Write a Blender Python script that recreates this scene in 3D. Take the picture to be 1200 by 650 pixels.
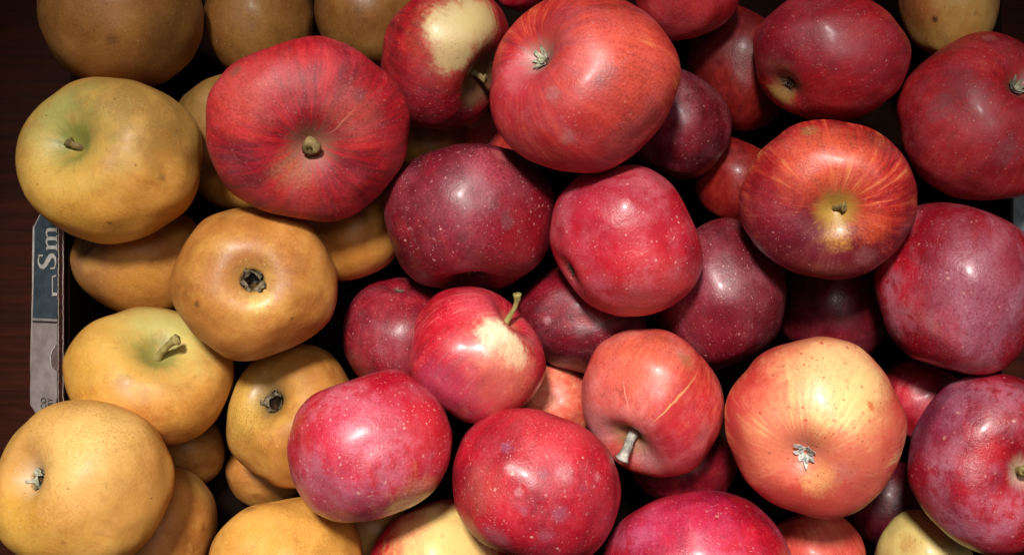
import bpy, bmesh, math, random
from mathutils import Vector, Matrix, noise as mn

sc = bpy.context.scene
for o in list(bpy.data.objects):
    bpy.data.objects.remove(o)
COL = sc.collection
R = math.radians

# ------------------------------------------------------------------ camera
PW, PH = 1200.0, 650.0
HC = 0.56                      # camera height above the floor of the box
F = 1333.0                     # focal length in photograph pixels
cd = bpy.data.cameras.new("camera")
cam = bpy.data.objects.new("camera", cd)
COL.objects.link(cam)
cam.location = (0, 0, HC)
cd.sensor_width = 36.0
cd.lens = F / PW * 36.0
cd.clip_start = 0.01
cd.clip_end = 50
sc.camera = cam

# ------------------------------------------------------------------ light
w = bpy.data.worlds.new("World")
sc.world = w
w.use_nodes = True
bgn = w.node_tree.nodes["Background"]
bgn.inputs[0].default_value = (1.0, 0.95, 0.92, 1)
bgn.inputs[1].default_value = 0.045

def spot(name, loc, aim, power, size, ang, blend, col):
    l = bpy.data.lights.new(name, 'SPOT')
    l.energy = power
    l.shadow_soft_size = size
    l.spot_size = R(ang)
    l.spot_blend = blend
    l.color = col
    o = bpy.data.objects.new(name, l)
    COL.objects.link(o)
    o.location = loc
    o.rotation_euler = (Vector(aim) - Vector(loc)).to_track_quat('-Z', 'Y').to_euler()
    return o
spot("ceiling_spotlight", (-0.14, 0.54, 1.36), (-0.005, -0.155, 0.08), 136, 0.09, 30.5, 1.0, (1.0, 0.95, 0.90))
spot("second_ceiling_lamp", (0.22, 0.22, 1.42), (-0.01, -0.15, 0.08), 26, 0.25, 30, 1.0, (1.0, 0.97, 0.95))

sc.view_settings.view_transform = 'Standard'
sc.view_settings.look = 'None'
sc.view_settings.exposure = 0.0
sc.view_settings.gamma = 1.0

# ------------------------------------------------------------------ helpers
def lin(c):
    return tuple(((v / 255.0) / 12.92 if v / 255.0 <= 0.04045 else ((v / 255.0 + 0.055) / 1.055) ** 2.4) for v in c)

def at(px, py, z):
    """World point that stands at height z on the line through a photograph pixel."""
    k = (HC - z) / F
    return Vector(((px - PW / 2) * k, (PH / 2 - py) * k, z))

def pix(p):
    k = F / (HC - p.z)
    return PW / 2 + p.x * k, PH / 2 - p.y * k

def link_mesh(name, verts, faces, mat, parent=None, loc=(0, 0, 0), smooth=True):
    me = bpy.data.meshes.new(name)
    me.from_pydata([tuple(v) for v in verts], [], faces)
    me.update()
    if smooth:
        me.polygons.foreach_set("use_smooth", [True] * len(me.polygons))
    me.materials.append(mat)
    o = bpy.data.objects.new(name, me)
    o.location = loc
    COL.objects.link(o)
    if parent:
        o.parent = parent
    return o

def tag(o, label, cat, group=None, kind=None):
    if label: o['label'] = label
    if cat: o['category'] = cat
    if group: o['group'] = group
    if kind: o['kind'] = kind

class Nodes:
    """Small helper to write shader node trees as expressions."""
    def __init__(s, name):
        s.mat = bpy.data.materials.new(name)
        s.mat.use_nodes = True
        s.t = s.mat.node_tree
        s.bsdf = s.t.nodes["Principled BSDF"]
    def put(s, inp, v):
        if isinstance(v, bpy.types.NodeSocket):
            s.t.links.new(v, inp)
        elif isinstance(v, (tuple, list)) and len(v) == 3 and inp.type == 'RGBA':
            inp.default_value = (*v, 1)
        elif isinstance(v, Vector):
            inp.default_value = tuple(v)
        else:
            inp.default_value = v
    def n(s, typ, out=0, props=None, **ins):
        nd = s.t.nodes.new(typ)
        for k, v in (props or {}).items():
            setattr(nd, k, v)
        for k, v in ins.items():
            s.put(nd.inputs[k.replace('_', ' ')], v)
        return nd.outputs[out]
    def attr(s, name):
        return s.n('ShaderNodeAttribute', 'Vector', {'attribute_name': name})
    def m(s, op, a, b=0.0, clamp=False):
        nd = s.t.nodes.new('ShaderNodeMath')
        nd.operation = op
        nd.use_clamp = clamp
        s.put(nd.inputs[0], a)
        s.put(nd.inputs[1], b)
        return nd.outputs[0]
    def v(s, op, a, b=(0, 0, 0), out=0, scale=None):
        nd = s.t.nodes.new('ShaderNodeVectorMath')
        nd.operation = op
        s.put(nd.inputs[0], a)
        s.put(nd.inputs[1], b)
        if scale is not None:
            s.put(nd.inputs['Scale'], scale)
        return nd.outputs[out]
    def noise(s, vec, scale, detail=2.0, rough=0.5, dist=0.0, out=0):
        return s.n('ShaderNodeTexNoise', out, None, Vector=vec, Scale=scale, Detail=detail, Roughness=rough, Distortion=dist)
    def vor(s, vec, scale, rnd=1.0, out='Distance'):
        return s.n('ShaderNodeTexVoronoi', out, None, Vector=vec, Scale=scale, Randomness=rnd)
    def step(s, v, lo, hi, a=0.0, b=1.0, smooth=True):
        nd = s.t.nodes.new('ShaderNodeMapRange')
        nd.interpolation_type = 'SMOOTHSTEP' if smooth else 'LINEAR'
        for i, q in enumerate((v, lo, hi, a, b)):
            s.put(nd.inputs[i], q)
        return nd.outputs[0]
    def mix(s, f, a, b, mode='MIX'):
        nd = s.t.nodes.new('ShaderNodeMix')
        nd.data_type = 'RGBA'
        nd.blend_type = mode
        s.put(nd.inputs[0], f)
        s.put(nd.inputs[6], a)
        s.put(nd.inputs[7], b)
        return nd.outputs[2]
    def ramp(s, f, cols):
        nd = s.t.nodes.new('ShaderNodeValToRGB')
        cr = nd.color_ramp
        while len(cr.elements) < len(cols):
            cr.elements.new(0.5)
        for e, (p, c) in zip(cr.elements, cols):
            e.position = p
            e.color = (*c, 1)
        s.put(nd.inputs[0], f)
        return nd.outputs[0]
    def sep(s, v, i):
        return s.n('ShaderNodeSeparateXYZ', i, None, Vector=v)

# ------------------------------------------------------------------ plain materials
def simple_mat(name, c1, c2, scale=40, rough=0.7, bump=0.15, dist=0.0005, stretch=(1, 1, 1), detail=5, spec=0.3):
    N = Nodes(name)
    co = N.n('ShaderNodeTexCoord', 'Object')
    co = N.v('MULTIPLY', co, stretch)
    f = N.noise(co, scale, detail, 0.6)
    col = N.mix(N.step(f, 0.3, 0.7), lin(c1), lin(c2))
    N.put(N.bsdf.inputs['Base Color'], col)
    N.bsdf.inputs['Roughness'].default_value = rough
    N.bsdf.inputs['Specular IOR Level'].default_value = spec
    b = N.n('ShaderNodeBump', 0, None, Strength=bump, Distance=dist, Height=N.noise(co, scale * 4, 4, 0.6))
    N.put(N.bsdf.inputs['Normal'], b)
    return N.mat

# ------------------------------------------------------------------ the setting and the box
def slab(bm, x0, x1, y0, y1, z0, z1):
    r = bmesh.ops.create_cube(bm, size=1.0)
    for v in r['verts']:
        v.co = Vector((x0 + (v.co.x + .5) * (x1 - x0), y0 + (v.co.y + .5) * (y1 - y0), z0 + (v.co.z + .5) * (z1 - z0)))
    return r

def bm_obj(name, bm, mat, parent=None, bevel=0.0, smooth=False):
    if bevel:
        bmesh.ops.bevel(bm, geom=list(bm.edges), offset=bevel, segments=2, affect='EDGES')
    me = bpy.data.meshes.new(name)
    bm.to_mesh(me)
    bm.free()
    me.materials.append(mat)
    if smooth:
        me.polygons.foreach_set("use_smooth", [True] * len(me.polygons))
    o = bpy.data.objects.new(name, me)
    COL.objects.link(o)
    if parent:
        o.parent = parent
    return o

def wood_mat():
    N = Nodes("dark stained wood")
    co = N.n('ShaderNodeTexCoord', 'Object')
    g = N.noise(N.v('MULTIPLY', co, (3, 40, 3)), 6, 6, 0.65, 0.4)
    p = N.noise(co, 14, 4, 0.6)
    col = N.mix(N.step(g, 0.3, 0.72), lin((42, 15, 6)), lin((70, 26, 11)))
    col = N.mix(N.step(p, 0.5, 0.8, 0, 0.45), col, lin((28, 11, 6)))
    scr = N.noise(N.v('MULTIPLY', co, (4, 160, 3)), 5, 2, 0.5)
    col = N.mix(N.step(scr, 0.70, 0.76, 0, 0.35), col, lin((110, 78, 66)))
    N.put(N.bsdf.inputs['Base Color'], col)
    N.bsdf.inputs['Specular IOR Level'].default_value = 0.12
    N.put(N.bsdf.inputs['Roughness'], N.step(g, 0.2, 0.8, 0.45, 0.7))
    N.put(N.bsdf.inputs['Normal'], N.n('ShaderNodeBump', 0, None, Strength=0.3, Distance=0.0006, Height=g))
    return N.mat

bm = bmesh.new()
slab(bm, -0.8, 0.8, -0.6, 0.6, -0.034, -0.004)
counter = bm_obj("shelf_surface", bm, wood_mat())
tag(counter, "dark reddish brown wooden shelf surface beside the box of apples", "surface", None, "structure")

M_INNER = simple_mat("dark brown board", (18, 10, 7), (30, 17, 12), 30, 0.95, 0.2, spec=0.03)
M_OUTER = simple_mat("grey board", (120, 108, 100), (170, 158, 148), 26, 0.85, 0.15)
M_PALE = simple_mat("pale torn paper", (168, 156, 146), (205, 196, 186), 300, 0.9, 0.4)
M_SLATE = simple_mat("slate printed paper", (50, 60, 66), (64, 75, 81), 220, 0.62, 0.2, 0.0002)
M_GREY = simple_mat("grey printed paper", (130, 118, 114), (152, 140, 135), 160, 0.7, 0.2, 0.0002)
M_PINKISH = simple_mat("brown torn board", (92, 74, 70), (112, 94, 90), 200, 0.9, 0.4)
M_INK = simple_mat("black ink", (26, 24, 24), (40, 37, 36), 300, 0.7, 0.05)
M_WHITEINK = simple_mat("white ink", (168, 160, 150), (192, 184, 174), 400, 0.7, 0.1)
M_FLUTE = simple_mat("brown fluted paper", (30, 22, 19), (62, 47, 40), 400, 0.95, 0.3)
M_BLUEGREY = simple_mat("blue grey card", (104, 112, 118), (138, 146, 152), 180, 0.8, 0.25)

ZT = 0.066                                  # height of the top edge of the end tabs
XL = at(71.5, 0, ZT).x                      # inner left wall
XR = at(1187, 0, ZT).x                      # inner right wall
YB, YT = -0.165, 0.165
box = bpy.data.objects.new("cardboard_box", None)
COL.objects.link(box)
box.location = (0, 0, 0)
tag(box, "shallow dark cardboard fruit box with printed end tab, holding all the apples", "box")
T = 0.004
bm = bmesh.new(); slab(bm, XL, XR, YB, YT, 0.0, 0.003); bm_obj("box_floor", bm, M_INNER, box)
WZ = 0.046
for (x0, x1, y0, y1) in ((XL - T, XL, YB - T, YT + T), (XR, XR + T, YB - T, YT + T), (XL, XR, YB - T, YB), (XL, XR, YT, YT + T)):
    bm = bmesh.new(); slab(bm, x0, x1, y0, y1, 0.0, WZ); bm_obj("side_wall", bm, M_INNER, box, 0.0006)

# printed tab of the left end, folded outwards: corrugated edge inside, printed face sloping out
def tabpt(px, py, lift=0.0):
    """Point on the sloping printed face: the inner edge is high, the outer edge lower."""
    t = (px - 37.0) / (68.0 - 37.0)
    z = ZT - 0.010 * (1 - t) + lift
    p = at(px, py, z)
    return p

def poly_prism(name, pts, mat, parent, lift, thick):
    n = len(pts)
    top = [tabpt(x, y, lift) for x, y in pts]
    bot = [tabpt(x, y, lift - thick) for x, y in pts]
    faces = [list(range(n))[::-1], [n + i for i in range(n)]]
    for i in range(n):
        j = (i + 1) % n
        faces.append([i, j, n + j, n + i])
    return link_mesh(name, top + bot, faces, mat, parent, smooth=False)

rnd = random.Random(4)
def wob(a, b, n, amp):
    out = []
    for i in range(n):
        t = i / n
        out.append((a[0] + (b[0] - a[0]) * t + rnd.uniform(-amp, amp), a[1] + (b[1] - a[1]) * t))
    return out
outline = [(50, 247), (46, 252), (41, 262)] + wob((38.5, 266), (37, 360), 9, .35) + wob((37, 362), (34.6, 468), 8, .4) + \
          [(35.5, 474), (42, 484), (47, 487)] + [(62, 487), (66.5, 470)] + wob((67.5, 464), (67.5, 256), 18, .35) + [(67.5, 232), (52, 232)]
tab = poly_prism("end_tab", outline, M_OUTER, box, -0.0004, 0.0032)
slate_pts = [(51, 246), (47, 252), (43, 260), (40.6, 268), (40.2, 300), (39.0, 346), (38, 372.0), (66.9, 373.2), (66.9, 330), (67, 290), (67, 233), (53, 233)]
poly_prism("printed_panel", slate_pts, M_SLATE, tab, 0.0003, 0.0006)
poly_prism("paper_edge", [(41, 262), (40.4, 268), (40, 300), (38.9, 346), (37.6, 346), (37.8, 300), (38.6, 268)], M_PALE, tab, 0.0004, 0.0006)
poly_prism("pale_stripe", [(38, 372.8), (66.9, 374), (66.9, 376.6), (38, 375.4)], M_GREY, tab, 0.00035, 0.0006)
poly_prism("dark_stripe", [(38, 375.6), (66.9, 376.8), (66.9, 378.8), (38, 377.4)], M_INK, tab, 0.0003, 0.0006)
grey_pts = [(38, 377.6), (66.9, 379), (66.6, 404), (64, 406), (60.5, 411), (59, 416), (59.4, 424), (61, 430), (64, 433), (66.8, 435),
            (67, 462), (65.6, 470), (62, 486), (47, 486), (42, 483), (36.2, 473.6), (35.4, 468), (36.5, 440), (38.0, 400)]
poly_prism("grey_panel", grey_pts, M_GREY, tab, 0.00028, 0.0006)
poly_prism("torn_patch", [(66.8, 403), (63.6, 405.5), (60.2, 411), (58.8, 417), (59.6, 425), (61.4, 431), (66.8, 436)], M_PINKISH, tab, -0.0001, 0.0002)
poly_prism("torn_fringe", [(64, 404.6), (60, 410.6), (58.4, 417), (58.8, 424), (60.2, 431.4), (61, 431), (59.9, 424), (59.6, 417), (61.2, 411), (64.6, 406)], M_PALE, tab, 0.0006, 0.0004)

def strip_letter(name, strokes, ox, oy, s, mat, parent, lift, wide=1.0):
    """Letter from strokes of varying width. Text reads up the tab: letter right = photo up, letter up = photo left."""
    vs, fs = [], []
    for k, st in enumerate(strokes):
        n0 = len(vs)
        for i, (x, y, wd) in enumerate(st):
            a = st[max(0, i - 1)]; b = st[min(len(st) - 1, i + 1)]
            dx, dy = b[0] - a[0], b[1] - a[1]
            L = math.hypot(dx, dy) or 1
            nx, ny = -dy / L * wd / 2, dx / L * wd / 2
            for q in ((x + nx, y + ny), (x - nx, y - ny)):
                vs.append(tabpt(ox - q[1] * s, oy - q[0] * s * wide, lift + k * 0.00002))
        for i in range(len(st) - 1):
            a = n0 + 2 * i
            fs.append([a, a + 1, a + 3, a + 2])
    o = link_mesh(name, vs, fs, mat, parent, smooth=False)
    return o
S = [[(0.08, 0.30, .05), (0.10, 0.06, .05)], [(0.09, 0.10, .03)] + [(x, y, t) for x, y, t in
     ((0.16, 0.05, .05), (0.28, 0.02, .07), (0.42, 0.05, .11), (0.50, 0.16, .15), (0.48, 0.29, .18), (0.36, 0.43, .20), (0.22, 0.55, .18), (0.13, 0.68, .15), (0.15, 0.83, .12), (0.25, 0.93, .08), (0.36, 0.95, .06), (0.46, 0.90, .04))],
     [(0.50, 0.70, .05), (0.50, 0.94, .05)]]
def stem_(x): return [[(x, 0.0, .13), (x, 0.60, .13)], [(x - .12, 0.02, .05), (x + .13, 0.02, .05)]]
def arch(x): return [[(x, 0.50, .05), (x + .10, 0.60, .07), (x + .20, 0.63, .10), (x + .29, 0.57, .13), (x + .31, 0.45, .13), (x + .31, 0.0, .13)], [(x + .19, 0.02, .05), (x + .44, 0.02, .05)]]
m_ = stem_(0.12) + [[(0.0, 0.60, .05), (0.13, 0.62, .05)]] + arch(0.14) + arch(0.47)
strip_letter("lettering", S, 65.6, 317.5, 22, M_WHITEINK, tab, 0.0008, 1.65)
strip_letter("lettering", m_, 66.6, 293.5, 19.5, M_WHITEINK, tab, 0.0008, 1.6)
E_ = [[(0.10, 0.0, .14), (0.10, 0.27, .14)], [(0.0, 0.27, .05), (0.92, 0.27, .06)], [(0.91, 0.29, .05), (0.97, 0.06, .06)], [(0.0, 0.0, .04), (0.0, 0.0, .04)]]
strip_letter("lettering", E_, 66.9, 347.0, 20, M_WHITEINK, tab, 0.0008, 1.25)

def font_letter(txt, ox, oy, s):
    c = bpy.data.curves.new("t", 'FONT'); c.body = txt; c.size = 1.0
    o = bpy.data.objects.new("t", c); COL.objects.link(o)
    bpy.context.view_layer.update()
    me = bpy.data.meshes.new_from_object(o.evaluated_get(bpy.context.evaluated_depsgraph_get()))
    bpy.data.objects.remove(o)
    for v in me.vertices:
        v.co = tabpt(ox - v.co.y * s, oy - v.co.x * s, 0.0009)
    me.materials.append(M_INK)
    q = bpy.data.objects.new("lettering", me); COL.objects.link(q); q.parent = tab
font_letter("CO", 54.0, 479.0, 9.0)
font_letter("RY", 61.5, 475.5, 8.0)

# corrugated cut edge: two paper liners and the fluted sheet between them
vs, fs = [], []
def liner(px):
    n0 = len(vs)
    ys = [236 + i * 3.0 for i in range(85)]
    for i, y in enumerate(ys):
        j = rnd.uniform(-.35, .35)
        up = rnd.uniform(-.0004, .0004)
        for dx, dz in ((-.45, 0), (.45, 0), (.45, -.012)):
            vs.append(at(px + j + dx, y, ZT + up + dz))
    for i in range(len(ys) - 1):
        a = n0 + 3 * i
        fs.append([a, a + 1, a + 4, a + 3]); fs.append([a + 1, a + 2, a + 5, a + 4])
liner(68.4); liner(73.8)
link_mesh("corrugated_edge", vs, fs, M_OUTER, tab, smooth=False)
vs, fs = [], []
ny = 380
for i in range(ny):
    y = 236 + 252 * i / (ny - 1)
    px = 71.1 + 2.4 * math.sin(y * 0.95 + math.sin(y * .11)) + rnd.uniform(-.15, .15)
    vs.append(at(px - .3, y, ZT - .0012)); vs.append(at(px + .3, y, ZT - .0012)); vs.append(at(px + .3, y, ZT - .013))
for i in range(ny - 1):
    a = 3 * i
    fs.append([a, a + 1, a + 4, a + 3]); fs.append([a + 1, a + 2, a + 5, a + 4])
link_mesh("fluting", vs, fs, M_FLUTE, tab, smooth=False)
bm = bmesh.new()
p0, p1 = at(69, 488, ZT), at(75.0, 236, ZT)
slab(bm, p0.x, p1.x, p0.y, p1.y, WZ - 0.02, ZT - 0.006)
bm_obj("tab_core", bm, M_INNER, tab)
# right end tab: black edge and blue grey face
bm = bmesh.new()
p0, p1 = at(1186.5, 300, ZT), at(1260, 150, ZT)
slab(bm, p0.x - .0012, p0.x, p0.y, p1.y, WZ - .02, ZT + .001)
bm_obj("dark_edge", bm, M_INK, box)
bm = bmesh.new()
slab(bm, p0.x + .0002, p1.x, p0.y, p1.y, ZT - .004, ZT)
bm_obj("end_flap", bm, M_BLUEGREY, box)

# ------------------------------------------------------------------ apple skins
PAL = {   # darkest to palest skin colour of each kind of apple, as sRGB
    'crim': ((110, 6, 18), (160, 14, 26), (188, 30, 36), (212, 92, 72)),
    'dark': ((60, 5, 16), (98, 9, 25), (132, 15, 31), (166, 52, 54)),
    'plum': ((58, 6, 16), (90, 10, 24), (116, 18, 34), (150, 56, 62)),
    'rosy': ((132, 8, 28), (176, 16, 36), (196, 40, 56), (216, 116, 112)),
    'warm': ((120, 14, 22), (178, 32, 30), (206, 70, 50), (226, 140, 84)),
    'coral': ((168, 34, 34), (200, 64, 54), (214, 104, 80), (228, 150, 112)),
    'gold': ((190, 46, 48), (220, 104, 84), (236, 178, 120), (240, 212, 148)),
    'shaded': ((96, 14, 14), (134, 24, 20), (158, 40, 28), (176, 74, 48)),  # apples deep in gaps, skin darkened to stand in for shade
    'rus': ((130, 78, 34), (170, 108, 46), (190, 130, 62), (208, 158, 90)),
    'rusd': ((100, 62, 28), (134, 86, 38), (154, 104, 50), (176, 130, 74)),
    'rusy': ((166, 102, 42), (200, 138, 58), (218, 162, 80), (228, 186, 106)),
}

def skin(a, name):
    N = Nodes(name)
    sd = a['seed']
    rus = a['pal'].startswith('rus')
    co = N.attr("apco")
    st = N.attr("apst")
    off = Vector((sd * 1.37 % 17, sd * 2.11 % 13, sd * 0.73 % 19))
    c = N.v('ADD', co, off)
    s = N.v('ADD', st, off)
    pal = [lin(q) for q in PAL[a['pal']]]
    big = N.noise(c, 1.3, 2, 0.5)
    mid = N.noise(c, 5.5, 4, 0.6, 0.6)
    fine = N.noise(c, 38, 3, 0.6)
    sw = N.v('ADD', N.v('MULTIPLY', s, (1, 1, .45)), N.v('SCALE', N.noise(c, 3.0, 2, .5, out=1), scale=.05))
    strk = N.noise(sw, 5.0, 4, 0.62)
    strk2 = N.noise(N.v('ADD', sw, N.v('SCALE', co, scale=.03)), 15.0, 4, 0.65)
    ks = a['streak']
    t = N.m('ADD', N.m('MULTIPLY', N.m('SUBTRACT', big, 0.5), 1.0), 0.42 + a['bias'])
    t = N.m('ADD', t, N.m('MULTIPLY', N.m('SUBTRACT', mid, 0.5), 0.5 if rus else 0.7 * a['blot']))
    t = N.m('ADD', t, N.m('MULTIPLY', N.m('SUBTRACT', fine, 0.5), 0.42))
    t = N.m('ADD', t, N.m('MULTIPLY', N.m('SUBTRACT', strk, 0.5), 1.2 * ks))
    t = N.m('ADD', t, N.m('MULTIPLY', N.m('SUBTRACT', strk2, 0.5), 1.3 * ks))
    col = N.ramp(t, list(zip((0.12, 0.42, 0.68, 1.0), pal)))
    # zones of other colour: (canonical point, radius, softness, colour, strength, streakiness)
    w1 = N.v('SUBTRACT', N.noise(c, 4.5, 3, .6, out=1), (.5, .5, .5))
    w2 = N.v('SUBTRACT', N.noise(c, 17, 4, .7, out=1), (.5, .5, .5))
    cw_big = N.v('ADD', co, N.v('ADD', N.v('SCALE', w1, scale=.55), N.v('SCALE', w2, scale=.22)))
    cw_mid = N.v('ADD', co, N.v('ADD', N.v('SCALE', w1, scale=.22), N.v('SCALE', w2, scale=.24)))
    cw_small = N.v('ADD', co, N.v('SCALE', w2, scale=.13))
    strkd = N.m('ADD', N.m('MULTIPLY', N.m('SUBTRACT', strk2, 0.5), 0.8), N.m('MULTIPLY', N.m('SUBTRACT', strk, 0.5), 0.6))
    mott = N.step(fine, .30, .62, .45, 1.1)
    for (p, rad, soft, pc, stg, sk) in a['zones']:
        d = N.v('DISTANCE', cw_big if rad > .3 else (cw_mid if rad > .13 else cw_small), tuple(p), out='Value')
        if sk:
            d = N.m('ADD', d, N.m('MULTIPLY', strkd, sk * min(1.0, rad * 2)))
        f = N.step(d, rad + soft, max(0.0, rad - soft), 0, stg)
        if stg < .8:
            f = N.m('MULTIPLY', f, mott, True)
        col = N.mix(f, col, lin(pc))
    # bowls round the stem and the eye
    z = N.sep(co, 2)
    rho = N.v('LENGTH', N.v('MULTIPLY', co, (1, 1, 0)), out='Value')
    up = N.step(z, -0.05, 0.05)
    if a['bowl']:
        bc, br, bstg = a['bowl']
        dd = N.m('ADD', rho, N.m('MULTIPLY', strkd, 0.28))
        msk = N.step(dd, br + 0.10, br - 0.10, 0, bstg)
        msk = N.m('MULTIPLY', msk, up if a['side'] == 'stem' else N.m('SUBTRACT', 1.0, up))
        col = N.mix(msk, col, lin(bc))
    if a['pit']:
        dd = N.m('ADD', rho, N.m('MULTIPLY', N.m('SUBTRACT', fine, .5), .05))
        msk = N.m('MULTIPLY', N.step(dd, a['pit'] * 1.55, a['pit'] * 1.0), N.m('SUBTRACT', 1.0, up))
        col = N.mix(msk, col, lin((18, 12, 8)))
    # grey waxy bloom, wiped away in places
    bl = a['bloom']
    rough = 0.48 if rus else 0.42
    rsock = None
    if bl > 0:
        bn = N.noise(c, 1.7, 4, 0.5, 0.2)
        bsh = a['bsh']
        bm1 = N.step(bn, 0.50 - .16 * (1 - bsh), 0.55 + .18 * (1 - bsh))
        sm = N.noise(c, 6.5, 5, 0.68, 0.4)
        wipe = N.step(sm, 0.42 - .16 * (1 - bsh), 0.47 + .16 * (1 - bsh))
        film = N.m('MULTIPLY', bm1, N.step(wipe, 0, 1, 0.25, 1.0))
        film = N.m('MULTIPLY', film, N.step(fine, 0.2, 0.8, 0.6, 1.15))
        col = N.mix(N.m('MULTIPLY', film, bl), col, lin(a['bcol']))
        rsock = N.step(film, 0, 1, 0.40 + a['rgh'], 0.56 + a['rgh'])
        fl = N.noise(N.v('ADD', N.v('MULTIPLY', s, (1, 1, .55)), N.v('SCALE', c, scale=.25)), 30, 3, .6)
        col = N.mix(N.step(fl, 0.67, 0.75, 0, .22), col, lin((206, 140, 138)))
        # scuffs and dull smears
        sc_ = N.noise(N.v('ADD', N.v('MULTIPLY', c, (1.0, 2.2, 1.0)), (3, 1, 7)), 17, 4, 0.75, 1.5)
        col = N.mix(N.step(sc_, 0.64, 0.70, 0, min(0.55, bl * 1.3)), col, lin((186, 142, 146)))
    # lenticels: pale dots of uneven size, denser towards the eye
    if a['lent'] > 0:
        vs_ = a['lsc'] * 1.25
        warp = N.v('ADD', c, N.v('SCALE', N.noise(c, 6, 2, out=1), scale=0.06))
        dist = N.vor(warp, vs_)
        rc = N.sep(N.vor(warp, vs_, out='Color'), 0)
        rr = N.m('ADD', N.m('MULTIPLY', N.m('POWER', rc, 5.0), 0.26 * a['lsz']), 0.08 * a['lsz'])
        dots = N.m('MULTIPLY', N.step(dist, rr, N.m('MULTIPLY', rr, 0.5)), N.step(N.sep(N.vor(warp, vs_, out='Color'), 2), 0, 1, .35, 1.0, smooth=False))
        dots = N.m('MULTIPLY', dots, N.step(N.noise(N.v('ADD', c, (2, 2, 6)), 2.4, 3, .6), .38, .60, a['lm'], 1.0))
        lc = (206, 180, 130) if rus else (222, 160, 150)
        col = N.mix(N.m('MULTIPLY', dots, a['lent']), col, lin(a.get('lcol') or lc))
        if not rus:   # dense fine pores and clusters of small scuffs
            fs_ = N.vor(N.v('ADD', warp, (3, 1, 8)), 36)
            fr_ = N.m('MULTIPLY', N.m('POWER', N.sep(N.vor(N.v('ADD', warp, (3, 1, 8)), 36, out='Color'), 1), 2.0), .34)
            fd_ = N.m('MULTIPLY', N.step(fs_, fr_, N.m('MULTIPLY', fr_, .45)), N.step(N.noise(N.v('ADD', c, (7, 3, 5)), 3.2, 3, .6), .36, .62, .12, 1.0))
            col = N.mix(N.m('MULTIPLY', fd_, min(1.0, .25 + a['lent'] * .7)), col, lin((218, 150, 146)) if a['pal'] != 'gold' else lin((206, 96, 66)))
            cl = N.m('MULTIPLY', N.step(N.noise(c, 26, 4, .75, .8), .58, .66), N.step(N.noise(N.v('ADD', c, (2, 8, 8)), 3.6, 3, .6), .54, .66))
            col = N.mix(N.m('MULTIPLY', cl, .5), col, lin((190, 126, 130)))
        dist2 = N.vor(N.v('ADD', warp, (5, 5, 5)), vs_ * 0.42)
        rc2 = N.sep(N.vor(N.v('ADD', warp, (5, 5, 5)), vs_ * 0.42, out='Color'), 1)
        rr2 = N.step(rc2, 0.6, 1.0, 0.0, 0.16, smooth=False)
        dk = N.step(N.m('ADD', dist2, N.m('MULTIPLY', N.m('SUBTRACT', fine, .5), .06)), rr2, N.m('MULTIPLY', rr2, 0.3))
        col = N.mix(N.m('MULTIPLY', dk, a['dark']), col, lin((78, 46, 26) if rus else (62, 22, 30)))
    else:
        dots = 0.0
    if not rus:   # dull dark blotches and old bruises
        db = N.noise(N.v('ADD', c, (4, 9, 2)), 8, 4, .65, .4)
        col = N.mix(N.step(db, .60, .72, 0, .34 * a['blot']), col, lin((84, 22, 34)))
    if a['pal'] == 'gold':   # red brown freckles
        fw = N.v('ADD', co, N.v('SCALE', w2, scale=.06))
        fd = N.vor(fw, 17)
        fr = N.m('ADD', N.m('MULTIPLY', N.m('POWER', N.sep(N.vor(fw, 17, out='Color'), 0), 2.0), .26), .04)
        fm = N.m('MULTIPLY', N.step(fd, fr, N.m('MULTIPLY', fr, .4)), N.step(N.noise(c, 2.2, 3, .6), .34, .55, .25, 1))
        col = N.mix(N.m('MULTIPLY', fm, .85), col, lin((172, 44, 32)))
    # scars: bands between two points
    for (p, q, wd, sc_c, stg) in a['scars']:
        p, q = Vector(p), Vector(q)
        nrm = p.normalized().cross(q.normalized()).normalized()
        md = (p + q) / 2
        hl = (p - q).length / 2
        along = N.v('DISTANCE', co, tuple(md), out='Value')
        taper = N.step(along, hl, hl * 0.2, 0.0, 1.0)
        off_ = N.m('ABSOLUTE', N.m('ADD', N.v('DOT_PRODUCT', co, tuple(nrm), out='Value'), N.m('MULTIPLY', N.m('SUBTRACT', N.noise(c, 7, 3), .5), 0.05)))
        wv = N.m('MULTIPLY', taper, wd)
        msk = N.m('MULTIPLY', N.step(off_, wv, N.m('MULTIPLY', wv, 0.5), 0, stg), N.step(along, hl * 1.05, hl * 0.95))
        col = N.mix(msk, col, lin(sc_c))
    if rus:   # golden and greenish mottling, fine russet netting, corky smears
        gm = N.noise(N.v('ADD', c, (8, 2, 4)), 2.6, 4, 0.6, 0.3)
        col = N.mix(N.step(gm, .46, .70, 0, .08 if a['pal'] == 'rusd' else .38), col, lin((210, 162, 78)))
        col = N.mix(N.step(N.noise(N.v('ADD', c, (1, 7, 4)), 3.4, 4, 0.65, 0.4), .52, .72, 0, .32), col, lin((156, 104, 54)))
        col = N.mix(N.step(N.noise(N.v('ADD', c, (6, 1, 9)), 11, 5, 0.7, 0.6), .60, .72, 0, .35), col, lin((142, 94, 50)))
        net = N.noise(c, 24, 5, 0.75, 0.5)
        col = N.mix(N.step(net, 0.50, 0.68, 0, 0.17), col, lin((148, 98, 54)))
        col = N.mix(N.step(N.noise(c, 60, 3, .6), 0.58, 0.74, 0, 0.12), col, lin((214, 170, 104)))
    N.put(N.bsdf.inputs['Base Color'], col)
    N.put(N.bsdf.inputs['Roughness'], rsock if rsock is not None else N.step(mid, .3, .7, rough - .04, rough + .12))
    N.bsdf.inputs['Specular IOR Level'].default_value = 0.38 if rus else 0.5
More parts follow.
